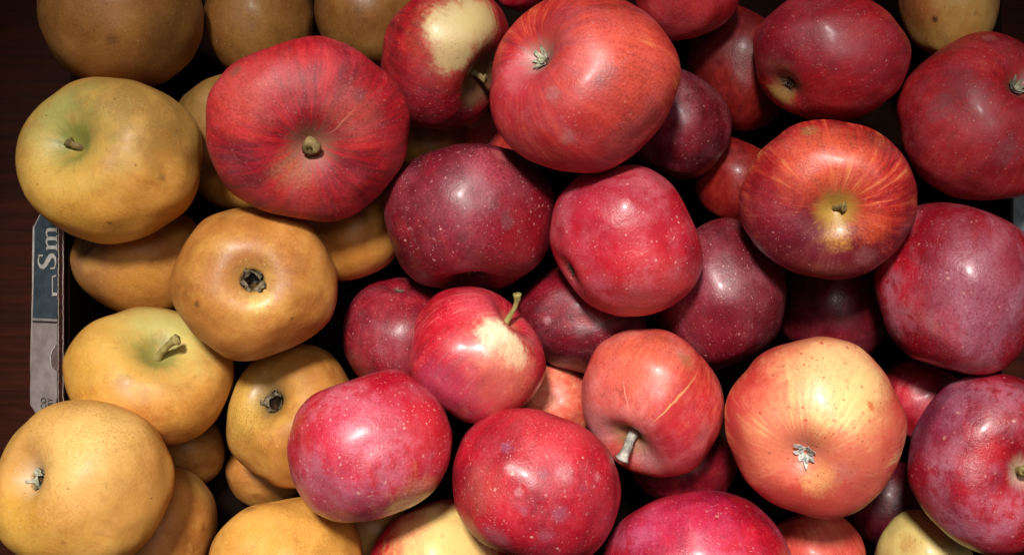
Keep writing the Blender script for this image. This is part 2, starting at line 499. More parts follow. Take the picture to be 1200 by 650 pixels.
    if True:
        N.bsdf.inputs['Coat Weight'].default_value = .10 if rus else a['coat']
        N.put(N.bsdf.inputs['Coat Roughness'], N.step(mid, .35, .65, .26 if rus else .16, .42 if rus else .34))
    h = N.m('ADD', N.m('MULTIPLY', fine, 0.5), N.m('MULTIPLY', N.noise(c, 16, 3, .55), 0.6))
    h = N.m('ADD', h, N.m('MULTIPLY', mid, 0.35))
    h = N.m('ADD', h, N.m('MULTIPLY', N.noise(c, 90, 2, .5), 0.18))
    if not isinstance(dots, float):
        h = N.m('ADD', h, N.m('MULTIPLY', dots, 0.35))
    b = N.n('ShaderNodeBump', 0, None, Strength=a['bump'] * (1.0 if rus else .55), Distance=0.0011, Height=h)
    N.put(N.bsdf.inputs['Normal'], b)
    return N.mat

M_STEM = simple_mat("woody stem", (92, 76, 44), (140, 120, 76), 260, 0.75, 0.5, 0.0004)
M_STEM_GREEN = simple_mat("green woody stem", (120, 108, 56), (164, 150, 92), 260, 0.7, 0.4, 0.0004)
M_STEM_GREY = simple_mat("weathered grey stem", (120, 116, 106), (190, 184, 172), 300, 0.85, 0.6, 0.0005)
M_SEPAL_GREY = simple_mat("silver grey sepals", (156, 156, 149), (224, 222, 212), 420, 0.85, 0.5, 0.0003)
M_SEPAL_GREEN = simple_mat("grey green sepals", (118, 118, 96), (190, 190, 164), 420, 0.85, 0.5, 0.0003)
M_SEPAL_DARK = simple_mat("brown grey sepals", (74, 64, 48), (138, 124, 98), 420, 0.9, 0.5, 0.0003)
M_HOLE = simple_mat("dark eye", (16, 11, 8), (34, 24, 16), 300, 0.95, 0.3, 0.0003)

# ------------------------------------------------------------------ apple geometry
def profile(sp, th):
    s_, c_ = math.sin(th), math.cos(th)
    rho = s_ ** sp['pw']
    rho *= 1.0 - sp['taper'] * (1 - c_) / 2 * 0.9
    z = sp['H'] * c_
    if c_ > 0:
        z -= sp['ds'] * math.exp(-(rho / sp['ws']) ** 1.5)
    else:
        z += sp['dc'] * math.exp(-(rho / sp['wc']) ** 1.5)
        if sp['pit']:
            z += sp['pit'] * 1.6 * math.exp(-(rho / sp['pit']) ** 4)
    return rho, z

def apple_mesh(sp, nr, nf, rg):
    """Canonical apple: equator radius 1, stem end at +Z; five soft lobes and some lumps."""
    vs, st, fs = [], [], []
    ph = rg.uniform(0, 6.28)
    off = Vector((rg.uniform(0, 50), rg.uniform(0, 50), rg.uniform(0, 50)))
    lop = rg.uniform(-.05, .05)
    for i in range(nr + 1):
        u = i / nr
        th = math.pi * (u - 0.10 * math.sin(2 * math.pi * u) * 0.9)   # rings closer together at the poles
        th = min(max(th, 0.0015), math.pi - 0.0015)
        rho, z = profile(sp, th)
        for k in range(nf):
            f = 2 * math.pi * k / nf
            lob = 1 + sp['lobe'] * math.cos(5 * f + ph) * (0.35 + 0.65 * (1 - math.cos(th)) / 2) * min(1.0, rho * 1.4)
            p = Vector((rho * lob * math.cos(f), rho * lob * math.sin(f), z + lop * rho * math.cos(f - ph)))
            d = Vector((math.sin(th) * math.cos(f), math.sin(th) * math.sin(f), math.cos(th)))
            p *= 1 + sp['lump'] * (mn.noise(d * 1.35 + off) + 0.35 * mn.noise(d * 3.1 + off)) * min(1.0, rho * 2)
            vs.append(p)
            st.append((math.cos(f), math.sin(f), th * 0.32))
    for i in range(nr):
        for k in range(nf):
            a, b = i * nf + k, i * nf + (k + 1) % nf
            fs.append([a, a + nf, b + nf, b])
    n0 = len(vs)
    vs.append(vs[0].copy()); st.append((0, 0, 0))
    vs.append(vs[nr * nf].copy()); st.append((0, 0, 1))
    vs[n0] = sum((vs[k] for k in range(nf)), Vector()) / nf
    vs[n0 + 1] = sum((vs[nr * nf + k] for k in range(nf)), Vector()) / nf
    for k in range(nf):
        fs.append([n0, k, (k + 1) % nf])
        fs.append([n0 + 1, nr * nf + (k + 1) % nf, nr * nf + k])
    return vs, st, fs

def tube(path, radii, n=12):
    vs, fs = [], []
    for i, (p, r) in enumerate(zip(path, radii)):
        a = path[max(0, i - 1)]; b = path[min(len(path) - 1, i + 1)]
        t = (b - a).normalized()
        x = t.orthogonal().normalized(); y = t.cross(x)
        if i and x.dot(px_) < 0.0:
            pass
        if i:
            x = (px_ - t * px_.dot(t)).normalized(); y = t.cross(x)
        px_ = x
        for k in range(n):
            f = 2 * math.pi * k / n
            vs.append(p + (x * math.cos(f) + y * math.sin(f)) * r)
    for i in range(len(path) - 1):
        for k in range(n):
            a, b = i * n + k, i * n + (k + 1) % n
            fs.append([a, b, b + n, a + n])
    n0 = len(vs)
    vs.append(path[0]); vs.append(path[-1] )
    e = (len(path) - 1) * n
    for k in range(n):
        fs.append([n0, (k + 1) % n, k])
        fs.append([n0 + 1, e + k, e + (k + 1) % n])
    return vs, fs

def calyx_mesh(rg, size, curl, n=5, spread=1.0):
    """Ring of pointed curling sepals round the eye, canonical frame with the eye looking along +Z."""
    vs, fs = [], []
    for k in range(n):
        f0 = 2 * math.pi * (k + rg.uniform(-.18, .18)) / n
        L = size * rg.uniform(.75, 1.2)
        wd = size * rg.uniform(.42, .62)
        cu = curl * rg.uniform(.6, 1.3)
        tw = rg.uniform(-.5, .5)
        n0 = len(vs)
        m = 8
        for i in range(m + 1):
            t = i / m
            rr = size * .18 + L * (t if cu < .3 else math.sin(min(t * 1.5 * cu, 2.6)) / max(1.0, cu)) * spread
            hh = L * (0.55 * t if cu < .3 else 0.75 * (1 - math.cos(t * 2.0 * cu)) * .5 + .25 * math.sin(t * 2.4))
            ww = wd * (1 - t) ** .7 * (0.7 + 1.1 * t * (1 - t)) / 2 + size * .012
            fc = f0 + tw * t * .5
            e = Vector((math.cos(fc), math.sin(fc), 0)); s_ = Vector((-math.sin(fc), math.cos(fc), 0))
            for q, lift in ((-1, .10), (0, 0), (1, .10)):
                vs.append(e * rr + s_ * ww * q + Vector((0, 0, hh + lift * ww * 2)))
        for i in range(m):
            for q in range(2):
                a = n0 + 3 * i + q
                fs.append([a, a + 1, a + 4, a + 3])
        # thickness: offset copy
        n1 = len(vs)
        for i in range(3 * (m + 1)):
            vs.append(vs[n0 + i] - Vector((0, 0, size * .05)))
        for i in range(m):
            for q in range(2):
                a = n1 + 3 * i + q
                fs.append([a, a + 3, a + 4, a + 1])
            for q in (0, 2):
                a, b = n0 + 3 * i + q, n1 + 3 * i + q
                fs.append([a, a + 3, b + 3, b])
    return vs, fs

# ------------------------------------------------------------------ the apples
# name, px centre and half sizes in the photograph, layer height, which end shows and where, palette, look, label
APPLES = []
def A(key, kind, cx, cy, rx, ry, z, pole, pal, label, **k):
    d = dict(key=key, kind=kind, cx=cx, cy=cy, rx=rx, ry=ry, z=z, pole=pole, pal=pal, label=label, streak=.35, bias=0.0,
             bloom=0.0, lent=0.0, lsc=15, dark=.5, bowl=None, zones=(), scars=(), coat=.12, bump=.35, part=None,
             pit=0.0, lsz=1.0, rgh=0.0, lm=.15, blot=1.0, bcol=(190, 112, 124), bsh=.15, H=.82, ds=.34, ws=.30, dc=.24, wc=.26, pw=.86, taper=.08, lobe=.02, lump=.06, rot=0.0, fine=True)
    if kind == 'russet_apple':
        d.update(streak=.08, lent=.55, lsc=17, dark=.75, bump=.16)
    if pole[0] is None:
        d.update(ds=.14, dc=.10, ws=.22, wc=.2)
    d.update(k)
    p_ = d['part']
    if p_ and p_[0] in ('eye', 'cup'):
        d['pit'] = p_[2] * .70
    APPLES.append(d)

OL = (128, 118, 52); GR = (138, 140, 66); YL = (214, 166, 66); TAN = (150, 118, 66)
# russets
A('Y1', 'russet_apple', 141, 20, 98, 83, .080, (None, .1, .95, -.2), 'rusd', "brown russet apple with one dark bruise, cut by the top edge in the left corner",
  zones=((133, 45, 6, 4, (70, 40, 24), .85, 0), (205, 40, 34, 30, (120, 84, 38), .5, 0), (110, 20, 40, 35, (160, 104, 42), .4, 0)))
A('Y2', 'russet_apple', 128, 188, 110, 98, .094, ('stem', 82, 168), 'rusy', "large golden russet apple with green stem hollow facing left, overhanging the printed cardboard tab",
  ds=.40, ws=.38, zones=((90, 148, 60, 46, (164, 166, 90), .9, .2), (150, 130, 60, 40, (150, 132, 64), .5, 0), (190, 130, 60, 50, (140, 100, 52), .6, 0), (70, 182, 16, 12, (206, 198, 140), .6, .2), (170, 110, 60, 50, (150, 112, 54), .6, 0), (60, 235, 60, 40, YL, .5, 0), (52, 190, 34, 30, (218, 182, 96), .5, 0),  # broad brown zones paint shade at upper right, pale left ones a highlight
  (190, 210, 4, 3, (112, 66, 30), .8, 0), (130, 260, 3, 2, (112, 66, 30), .8, 0), (128, 190, 9, 6, (168, 110, 48), .5, 0)), bowl=((120, 126, 56), .24, .9), part=('stem', M_STEM, .16, .05, (80, 166)))
A('Y3', 'russet_apple', 304, 22, 65, 74, .042, (None, .1, .9, -.3), 'rusd', "dim brown russet apple at the top edge, first to the right of the corner one", zones=((300, 45, 34, 10, (172, 130, 62), .25, 0),))
A('Y4', 'russet_apple', 432, 12, 64, 72, .044, (None, .1, .9, -.3), 'rusd', "olive brown russet apple at the top edge, left of the cream patched red one", bias=.1)
A('Y5', 'russet_apple', 268, 142, 62, 58, .052, (None, -.3, .9, -.1), 'rusd', "olive green russet apple peeking out between the large golden russet and the broad red apple", bias=.12,
  zones=((235, 120, 60, 40, (128, 104, 50), .6, 0),))
A('Y6', 'russet_apple', 283, 200, 60, 50, .038, (None, .3, .9, -.1), 'rusy', "small ochre russet sliver under the olive one, left of the broad red apple", lump=.025, ds=.05, dc=.05, fine=False)
A('Y7', 'russet_apple', 163, 302, 81, 68, .058, ('calyx', 112, 286), 'rus', "brown russet apple with dark eye hollow, half hidden under the golden one by the tab",
  H=.95, lump=.03, dc=.28, wc=.22, bowl=((96, 66, 36), .28, .75), zones=((113, 289, 15, 12, (66, 42, 32), .95, .1), (96, 300, 22, 14, (150, 108, 84), .5, 0), (150, 320, 34, 26, (196, 136, 48), .6, 0), (105, 310, 34, 22, (150, 104, 70), .5, 0)), part=('cup', M_HOLE, .10))  # darkest zone paints the shaded eye hollow onto the skin
A('Y8', 'russet_apple', 297, 333, 99, 90, .090, ('calyx', 296, 329), 'rus', "round brown russet apple whose dark open eye faces up, centre of the russets",
  dc=.22, wc=.25, zones=((302, 352, 13, 7, (196, 178, 88), .8, .5), (308, 327, 24, 6, (176, 130, 72), .4, .6), (250, 300, 45, 40, (182, 120, 56), .4, 0), (230, 356, 4, 2, (110, 66, 30), .8, 0), (343, 374, 3, 2, (110, 66, 30), .8, 0), (275, 402, 9, 5, (140, 84, 34), .5, 0)),
  bowl=((158, 118, 62), .22, .6), part=('eye', M_SEPAL_DARK, .15), pw=.80)
A('Y9', 'russet_apple', 414, 272, 58, 57, .056, (None, .3, -.9, -.1), 'rus', "ochre russet apple wedged under the lower right of the broad red apple", lump=.025, ds=.05, dc=.05, zones=((427, 255, 5, 3, (80, 60, 34), .6, 0), (425, 300, 30, 25, (190, 128, 42), .5, 0)))
A('Y10', 'russet_apple', 174, 441, 101, 82, .078, ('stem', 185, 413), 'rusy', "yellow russet apple with a curved stub stem standing in its pale green hollow",
  ds=.36, ws=.36, zones=((192, 394, 52, 44, (184, 180, 104), .9, .2), (110, 420, 50, 40, YL, .5, 0), (222, 452, 5, 3, (140, 88, 40), .7, 0), (145, 447, 9, 4, (130, 92, 54), .45, 0)),
  bowl=((134, 130, 64), .26, .85), part=('stem', M_STEM_GREEN, .44, .058, (206, 399)))
A('Y11', 'russet_apple', 343, 487, 78, 85, .060, ('calyx', 318, 468), 'rus', "yellowish russet apple with a black eye hollow, left of the shiny pink red apple",
  dc=.40, wc=.30, zones=((318, 466, 20, 20, (92, 74, 48), .8, .2), (285, 470, 46, 40, (198, 164, 74), .75, 0), (330, 430, 46, 26, (128, 96, 44), .5, 0)), bowl=((104, 88, 56), .22, .7), part=('eye', M_SEPAL_DARK, .16))  # upper brown zone paints a cast shadow, dark zone shades the hollow
A('Y12', 'russet_apple', 98, 569, 107, 101, .104, ('calyx', 36, 560), 'rusy', "largest pale orange russet apple, bottom left corner, whitish green eye at its left",
  dc=.36, wc=.30, zones=((40, 561, 11, 8, (200, 200, 164), .8, .3), (95, 515, 64, 54, (232, 198, 124), .7, 0), (40, 545, 40, 22, (204, 146, 84), .55, .2), (150, 600, 60, 40, (200, 142, 72), .5, 0), (10, 620, 40, 30, YL, .6, 0), (75, 634, 3, 2, (150, 96, 50), .7, 0)),
  bowl=((206, 176, 138), .20, .7), part=('eye', M_SEPAL_GREEN, .12), bias=.06)
A('Y13', 'russet_apple', 190, 624, 65, 80, .062, (None, -.9, .3, -.1), 'rus', "orange russet apple tucked under the right side of the bottom left one", lump=.03, ds=.06, dc=.06, zones=((230, 560, 26, 18, (206, 170, 92), .4, 0), (239, 618, 4, 3, (120, 72, 34), .7, 0)), bias=.06)
A('Y14', 'russet_apple', 332, 664, 94, 83, .078, (None, .1, -.9, -.1), 'rusy', "golden russet apple cut by the bottom edge, below the shiny pink red apple",
  zones=((292, 596, 7, 4, (110, 66, 44), .7, 0), (330, 620, 60, 40, (220, 170, 78), .4, 0)), lump=.08)
A('Y15', 'russet_apple', 214, 524, 50, 48, .022, (None, .9, .3, -.1), 'rus', "dim russet apple deep in the gap below the one with the stub stem", lump=.02, ds=.04, dc=.04, fine=False)
A('Y16', 'russet_apple', 308, 556, 44, 40, .018, (None, .9, .3, -.1), 'rus', "dim russet apple deep in the gap under the one with the black eye hollow", lump=.02, ds=.04, dc=.04, fine=False)
A('Y17', 'russet_apple', 436, 620, 50, 46, .040, (None, -.9, -.5, .0), 'rusd', "olive yellow russet apple peeking out below the shiny pink red apple", bias=.15, fine=False)
A('Y18', 'russet_apple', 498, 158, 46, 50, .038, (None, -.6, -.8, 0), 'rusd', "dim olive russet apple deep between the broad red apple and the dark red one", fine=False)
# reds
A('R1', 'red_apple', 361, 151, 120, 109, .112, ('stem', 364, 171), 'crim', "broad flat red apple with a short thick stem facing up, lying across the russets",
  blot=.35, streak=.85, ds=.28, ws=.30, bias=-.08, bloom=.14, lent=.25, lsc=13, rot=-.25, lump=.07, H=.66, coat=0.0, rgh=.16,
  zones=((268, 115, 36, 24, (206, 66, 52), .7, .4), (300, 95, 40, 30, (170, 70, 66), .5, .3), (410, 135, 30, 18, (172, 80, 66), .5, .5), (350, 235, 30, 20, (190, 52, 38), .6, .5), (275, 205, 40, 34, (120, 22, 42), .45, .5), (419, 110, 8, 4, (96, 48, 54), .6, 0), (274, 84, 7, 5, (110, 74, 54), .7, 0), (345, 200, 22, 12, (160, 110, 66), .5, .7)),
  scars=((382, 158, 420, 122, .012, (196, 120, 96), .5),), bowl=((136, 92, 72), .20, .8), part=('stem', M_STEM, .14, .078, (366, 171)))
A('R2', 'red_apple', 524, 66, 78, 86, .084, ('stem', 564, 92), 'crim', "red apple with a cream patch above its dark stem hollow, top centre",
  streak=.8, bloom=.12, lent=.5, lsc=16, ds=.38, ws=.46, zones=((536, 40, 46, 26, (190, 96, 70), .7, .6), (536, 34, 32, 13, (208, 190, 134), .97, .4), (528, 64, 16, 10, (206, 184, 126), .95, .4), (562, 20, 24, 12, (204, 184, 124), .9, .5), (490, 130, 60, 40, (92, 10, 26), .6, .2)),
  bowl=((104, 84, 48), .40, .85), part=('stem', M_STEM, .20, .055, (569, 92)))
A('R3', 'red_apple', 686, 95, 112, 108, .116, ('calyx', 632, 67), 'warm', "largest bright red apple at the top centre, grey eye at its upper left",
  blot=.7, streak=1.0, bloom=.20, lent=.22, lsc=12, dc=.32, wc=.27, bump=.45,
  zones=((720, 75, 80, 60, (212, 84, 62), .75, .3), (600, 95, 40, 26, (190, 36, 60), .7, .4), (612, 85, 24, 10, (214, 116, 118), .6, .6), (640, 170, 90, 50, (150, 18, 34), .6, .3), (650, 40, 40, 22, (150, 30, 42), .5, .4), (712, 88, 12, 7, (122, 40, 38), .6, .1), (700, 92, 6, 4, (100, 36, 36), .5, 0), (648, 110, 8, 5, (150, 96, 92), .6, .4), (665, 163, 9, 5, (168, 110, 106), .5, .3)),
  bowl=((168, 128, 116), .17, .8), part=('calyx', M_SEPAL_GREEN, .14, .75), coat=.12, rgh=.08)
A('R4', 'red_apple', 550, 255, 101, 87, .084, ('calyx', 553, 333), 'dark', "dark red apple with a ridge and brown specks, below the largest bright one",
  lsz=1.15, streak=.25, rgh=.05, bloom=.13, lent=.7, lsc=14, lobe=.045, dark=.7, bias=-.02, zones=((610, 275, 44, 30, (146, 14, 28), .7, .2), (575, 195, 22, 12, (178, 62, 74), .6, .5), (583, 180, 8, 6, (198, 96, 96), .6, .3), (545, 235, 40, 30, (136, 50, 68), .45, .1), (543, 280, 6, 4, (84, 40, 46), .7, .2), (593, 262, 7, 3, (120, 66, 70), .7, .2), (580, 241, 5, 3, (92, 44, 50), .7, .1), (594, 250, 4, 3, (92, 44, 50), .7, .1)),  # small pale upper zones paint the highlight along the ridge
  dc=.30, wc=.30, bowl=((56, 34, 34), .2, .6), part=('calyx', M_SEPAL_DARK, .12, .4))
A('R5', 'red_apple', 734, 282, 90, 89, .098, ('calyx', 676, 313), 'rosy', "speckled crimson apple near the centre with a small grey eye at its left",
  lm=.35, lsz=1.05, streak=.20, bcol=(206, 130, 146), bloom=.34, lent=.85, lsc=12, bias=.0, bump=.45, zones=((690, 230, 46, 26, (128, 44, 66), .5, .3), (715, 300, 56, 40, (184, 18, 40), .6, .2), (760, 220, 50, 30, (130, 12, 30), .5, .2), (765, 345, 40, 24, (190, 66, 58), .5, .4), (660, 330, 24, 14, (176, 64, 76), .6, .5)), dc=.15, wc=.17, bowl=((150, 84, 74), .16, .7), part=('calyx', M_SEPAL_DARK, .13, .5), scars=((678, 322, 690, 352, .018, (70, 14, 24), .7),))
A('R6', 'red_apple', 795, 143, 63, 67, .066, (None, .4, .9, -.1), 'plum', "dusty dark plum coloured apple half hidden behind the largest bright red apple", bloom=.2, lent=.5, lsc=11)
A('R7', 'red_apple', 806, -12, 62, 60, .076, (None, -.2, .8, .1), 'crim', "rosy red apple cut off by the top edge, right of the largest bright one", bias=.1, bloom=.12, lent=.3, zones=((800, 20, 40, 26, (176, 58, 62), .6, .3),))
A('R8', 'red_apple', 866, 78, 62, 76, .040, (None, .3, .9, 0), 'shaded', "dim brick red apple deep in the gap left of the one with a russeted eye", bias=-.25, fine=False)
A('R9', 'red_apple', 975, 66, 93, 79, .088, ('calyx', 930, 94), 'crim', "dark red apple with a greenish scabby eye hollow, top right of centre",
  streak=.5, rgh=.10, bloom=.14, lent=.6, lsc=14, bias=.04, pw=.80, zones=((980, 75, 60, 36, (172, 34, 44), .6, .3), (930, 30, 60, 34, (84, 10, 30), .6, .2), (1040, 60, 40, 34, (110, 12, 32), .5, .2), (917, 108, 16, 8, (176, 146, 78), .8, .5), (922, 88, 20, 10, (170, 118, 90), .55, .5), (976, 79, 8, 4, (112, 20, 32), .5, .2)), dc=.17, wc=.24, bowl=((112, 94, 62), .16, .85), part=('calyx', M_SEPAL_DARK, .13, .5))
A('R10', 'red_apple', 1112, -4, 60, 74, .066, (None, .3, .8, .1), 'gold', "yellow apple with a red flush, cut off by the top edge at the right",
  bias=.12, streak=.3, lent=.4, lcol=(150, 90, 44), bowl=None, zones=((1110, 40, 70, 40, (198, 160, 76), .8, .2), (1075, 10, 26, 20, (180, 66, 44), .6, .5), (1095, 24, 3, 2, (70, 44, 24), .9, 0)))
A('R11', 'red_apple', 1151, 136, 101, 99, .088, ('calyx', 1188, 103), 'crim', "plain dark red apple at the right edge with a pale grey star shaped eye",
  streak=.45, rgh=.12, bloom=.15, lent=.5, lsc=15, bias=.08, zones=((1150, 150, 70, 50, (140, 18, 34), .5, .2), (1130, 110, 28, 10, (112, 54, 60), .5, .4), (1100, 125, 16, 6, (128, 66, 72), .5, .4), (1180, 180, 16, 8, (128, 74, 84), .5, .3), (1160, 44, 8, 4, (186, 96, 90), .7, 0)), dc=.25, wc=.22, bowl=((140, 96, 84), .12, .7), part=('calyx', M_SEPAL_GREEN, .14, .7))
A('R12', 'red_apple', 970, 234, 105, 94, .110, ('stem', 980, 246), 'warm', "streaky orange red apple whose yellow stem hollow faces the camera, right of centre",
  blot=.5, streak=1.2, bloom=.10, lent=.35, lsc=15, bias=.12, ds=.34, ws=.34, zones=((900, 275, 50, 36, (104, 10, 30), .85, .6), (955, 318, 84, 26, (84, 10, 30), .85, .5), (895, 230, 44, 26, (130, 22, 36), .75, .4), (1062, 280, 40, 26, (80, 10, 28), .85, .3), (1070, 220, 24, 26, (116, 16, 30), .6, .4), (1020, 266, 20, 10, (214, 88, 48), .5, .9), (970, 190, 44, 26, (224, 104, 66), .6, .9), (978, 276, 15, 9, (206, 142, 58), .7, .7), (1015, 300, 12, 6, (160, 96, 96), .5, .5), (1035, 165, 22, 12, (120, 44, 34), .6, .5), (950, 152, 9, 4, (142, 112, 60), .6, .2)),
  bowl=((178, 140, 58), .20, .9), part=('stem', M_STEM, .16, .05, (989, 243)))
A('R13', 'red_apple', 864, 212, 52, 52, .046, (None, .3,.9, 0), 'shaded', "dim orange brown apple deep in the gap left of the streaky orange red one", bias=.0, fine=False)
A('R14', 'red_apple', 845, 345, 77, 90, .066, (None, .3, -.9, .1), 'plum', "dusty dark purple red apple under the right side of the speckled crimson one", bias=.02, bloom=.16, lent=.7, lsc=12, zones=((850, 360, 50, 34, (116, 16, 34), .5, .2), (830, 325, 16, 8, (140, 76, 92), .4, .1)))
A('R15', 'red_apple', 1124, 338, 100, 101, .096, (None, .22, .97, -.12), 'rosy', "glossy maroon apple with big lilac bloom patches and wax rings, at the right edge",
  lsz=1.2, bias=-.22, bsh=.5, bcol=(204, 140, 160), bloom=.42, lent=.6, lsc=15, coat=.6, bump=.6, zones=((1130, 268, 60, 20, (126, 8, 22), .7, .2), (1150, 345, 60, 34, (176, 104, 126), .6, .3), (1190, 300, 24, 34, (160, 24, 40), .5, .3)))
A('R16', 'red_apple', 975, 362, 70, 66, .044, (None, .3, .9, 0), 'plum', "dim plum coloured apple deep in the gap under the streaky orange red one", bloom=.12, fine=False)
A('R17', 'red_apple', 956, 501, 107, 107, .106, ('calyx', 944, 529), 'gold', "big yellow apple flushed coral round its silvery star shaped eye, lower right",
  lm=.75, lsz=1.5, streak=1.0, bias=.02, blot=.6, lent=.9, lsc=12, lcol=(196, 74, 54), dark=.45, bump=.35, dc=.24, wc=.26,
  zones=((980, 455, 72, 44, (238, 210, 138), .92, .6), (905, 505, 36, 26, (236, 190, 124), .7, .6), (915, 500, 34, 28, (232, 176, 112), .6, .4), (875, 450, 40, 24, (186, 36, 36), .85, .5), (868, 540, 30, 26, (204, 84, 80), .8, .5), (1045, 510, 24, 40, (196, 66, 56), .8, .4), (1052, 470, 22, 26, (188, 44, 42), .8, .4), (862, 500, 20, 30, (196, 56, 60), .8, .4), (930, 400, 60, 10, (204, 84, 58), .6, .6), (945, 575, 90, 28, (206, 92, 70), .8, .6), (950, 600, 60, 16, (186, 56, 50), .8, .5), (890, 412, 26, 16, (206, 70, 58), .7, .5), (920, 535, 30, 20, (222, 120, 92), .6, .6), (960, 560, 18, 12, (232, 180, 110), .7, .6), (990, 553, 14, 6, (190, 130, 120), .5, .4), (905, 470, 40, 30, (216, 108, 90), .5, .9), (1010, 560, 40, 30, (208, 92, 78), .6, .8), (960, 420, 50, 20, (226, 150, 108), .5, .8), (1022, 475, 5, 3, (204, 96, 44), .8, 0)),
  bowl=((206, 120, 96), .16, .75), part=('calyx', M_SEPAL_GREY, .17, .7))
A('R18', 'red_apple', 1168, 544, 105, 107, .100, ('stem', 1198, 552), 'rosy', "purplish red apple with lilac bloom and a pale stem hollow, bottom right corner",
  lsz=1.1, streak=.15, bcol=(206, 148, 172), bloom=.38, bsh=.45, lent=.75, lsc=11, bias=-.12, coat=.35, bump=.6, ds=.30, ws=.30, zones=((1095, 480, 50, 30, (140, 66, 96), .6, .3), (1085, 550, 30, 40, (150, 26, 48), .5, .3), (1165, 535, 18, 9, (190, 22, 36), .85, .2), (1180, 595, 20, 11, (190, 24, 36), .85, .2), (1110, 620, 60, 26, (160, 60, 76), .5, .4)),
  bowl=((198, 182, 148), .15, .8), part=('stem', M_STEM_GREEN, .22, .05, (1199, 552)))
A('R19', 'red_apple', 765, 472, 84, 87, .086, ('stem', 738, 514), 'coral', "coral red apple with a tan scar line and a split grey stem, lower centre",
  streak=.8, bcol=(222, 160, 160), bloom=.28, lent=.3, lsc=13, bias=-.05, ds=.40, ws=.36, zones=((745, 425, 60, 30, (216, 112, 82), .6, .4), (805, 500, 44, 26, (176, 22, 42), .75, .5), (780, 545, 50, 16, (150, 26, 48), .6, .4), (700, 470, 24, 40, (200, 90, 86), .6, .3), (803, 420, 9, 7, (134, 96, 54), .7, .3), (755, 530, 22, 14, (208, 150, 148), .65, .8), (705, 500, 24, 12, (206, 150, 150), .6, .5), (825, 508, 9, 7, (110, 44, 40), .5, .2)),
  scars=((818, 432, 754, 502, .030, (206, 140, 92), .9), (731, 440, 739, 490, .010, (226, 160, 140), .7)), bowl=((136, 104, 54), .26, .9), part=('stem', M_STEM_GREY, .40, .08, (729, 537)))
A('R20', 'red_apple', 560, 416, 80, 81, .092, ('stem', 602, 372), 'rosy', "smaller bright red apple with a cream patch and upright green stem, centre",
  streak=1.0, bloom=.14, lent=.4, lsc=13, bias=.02, coat=.5, ds=.27, ws=.26, zones=((590, 405, 38, 22, (214, 122, 100), .75, .7), (584, 394, 20, 8, (230, 228, 186), .97, .5), (602, 410, 17, 7, (228, 222, 176), .95, .5), (590, 440, 40, 20, (214, 120, 84), .6, .8), (520, 400, 26, 22, (176, 14, 34), .7, .4), (520, 460, 36, 20, (136, 56, 84), .6, .4), (560, 470, 40, 16, (164, 40, 60), .5, .4), (560, 350, 30, 16, (206, 74, 86), .5, .6)),
  bowl=((150, 104, 66), .16, .7), part=('stem', M_STEM_GREEN, .50, .05, (606, 345)))
A('R21', 'red_apple', 433, 522, 97, 90, .094, (None, -.25, .95, .05), 'rosy', "shiny pink red apple densely dotted with pale specks, beside the russets",
  lm=.75, lsz=1.35, streak=.3, bcol=(212, 140, 160), bloom=.32, bsh=.35, lent=.8, lsc=15, bias=-.02, coat=.5, bump=.5, zones=((440, 455, 60, 22, (172, 12, 40), .7, .4), (360, 540, 30, 40, (176, 22, 50), .6, .3), (495, 500, 30, 40, (190, 38, 46), .6, .4), (420, 500, 40, 24, (196, 78, 102), .5, .3), (400, 600, 60, 18, (140, 62, 84), .6, .4), (480, 590, 36, 12, (206, 130, 84), .6, .6)), pw=.78)
A('R22', 'red_apple', 629, 571, 99, 93, .100, (None, .3, .94, -.12), 'rosy', "crimson apple with grey scabs and white dots, bottom centre",
  lm=.5, lsz=1.1, streak=.3, bloom=.13, lent=.8, lsc=12, blot=.7, bias=-.06, coat=.1, bump=.45, zones=((593, 524, 6.2, 3.5, (112, 74, 104), 0.7125, .1), (640, 510, 40, 22, (202, 70, 74), 0.4, .6), (664, 556, 8.68, 5.6, (176, 112, 116), 0.675, .3), (634, 557, 5.58, 3.5, (136, 66, 84), 0.6375, .2), (656, 603, 8.06, 5.6, (140, 86, 106), 0.675, .3), (622, 566, 4.34, 2.8, (170, 100, 112), 0.6, .2),
  (580, 628, 12.4, 8.4, (150, 84, 100), 0.6, .4), (562, 575, 22, 16, (180, 84, 72), 0.48, .4), (606, 578, 4.34, 2.8, (190, 130, 134), 0.6, .2), (682, 572, 4.96, 4.2, (116, 56, 74), 0.6, .2), (690, 612, 30, 34, (164, 8, 30), 0.4, .2), (640, 626, 7.44, 5.6, (146, 78, 96), 0.6, .3), (612, 596, 4.96, 3.5, (150, 80, 96), 0.6, .3), (600, 550, 4.96, 3.5, (196, 110, 104), 0.525, .3), (700, 560, 4.34, 2.8, (190, 120, 120), 0.525, .3)))
A('R23', 'red_apple', 818, 662, 112, 88, .086, (None, .1, -.9, .1), 'rosy', "bright pinkish crimson apple cut by the bottom edge, below the scarred coral one",
  lsz=1.0, streak=.35, bcol=(212, 120, 160), bloom=.36, lent=.7, lsc=11, bias=-.08, coat=.3, zones=((800, 615, 60, 26, (186, 40, 84), .5, .5),))
A('R24', 'red_apple', 512, 657, 80, 74, .060, (None, .3, -.8, -.1), 'rosy', "red apple with a large yellow cream patch, cut by the bottom edge",
  streak=.9, lent=.4, lcol=(120, 96, 40), zones=((525, 636, 54, 28, (228, 196, 120), .95, .6), (480, 618, 22, 16, (206, 90, 80), .5, .5)), bias=.02)
A('R25', 'red_apple', 472, 392, 70, 67, .056, ('calyx', 468, 337), 'dark', "dusky rose red apple with small dark eye, behind the one with the green stem",
  bias=.15, bloom=.16, lent=.5, lsc=12, zones=((455, 390, 30, 24, (134, 44, 56), .5, .2),), dc=.2, wc=.2, part=('calyx', M_SEPAL_DARK, .14, .4))
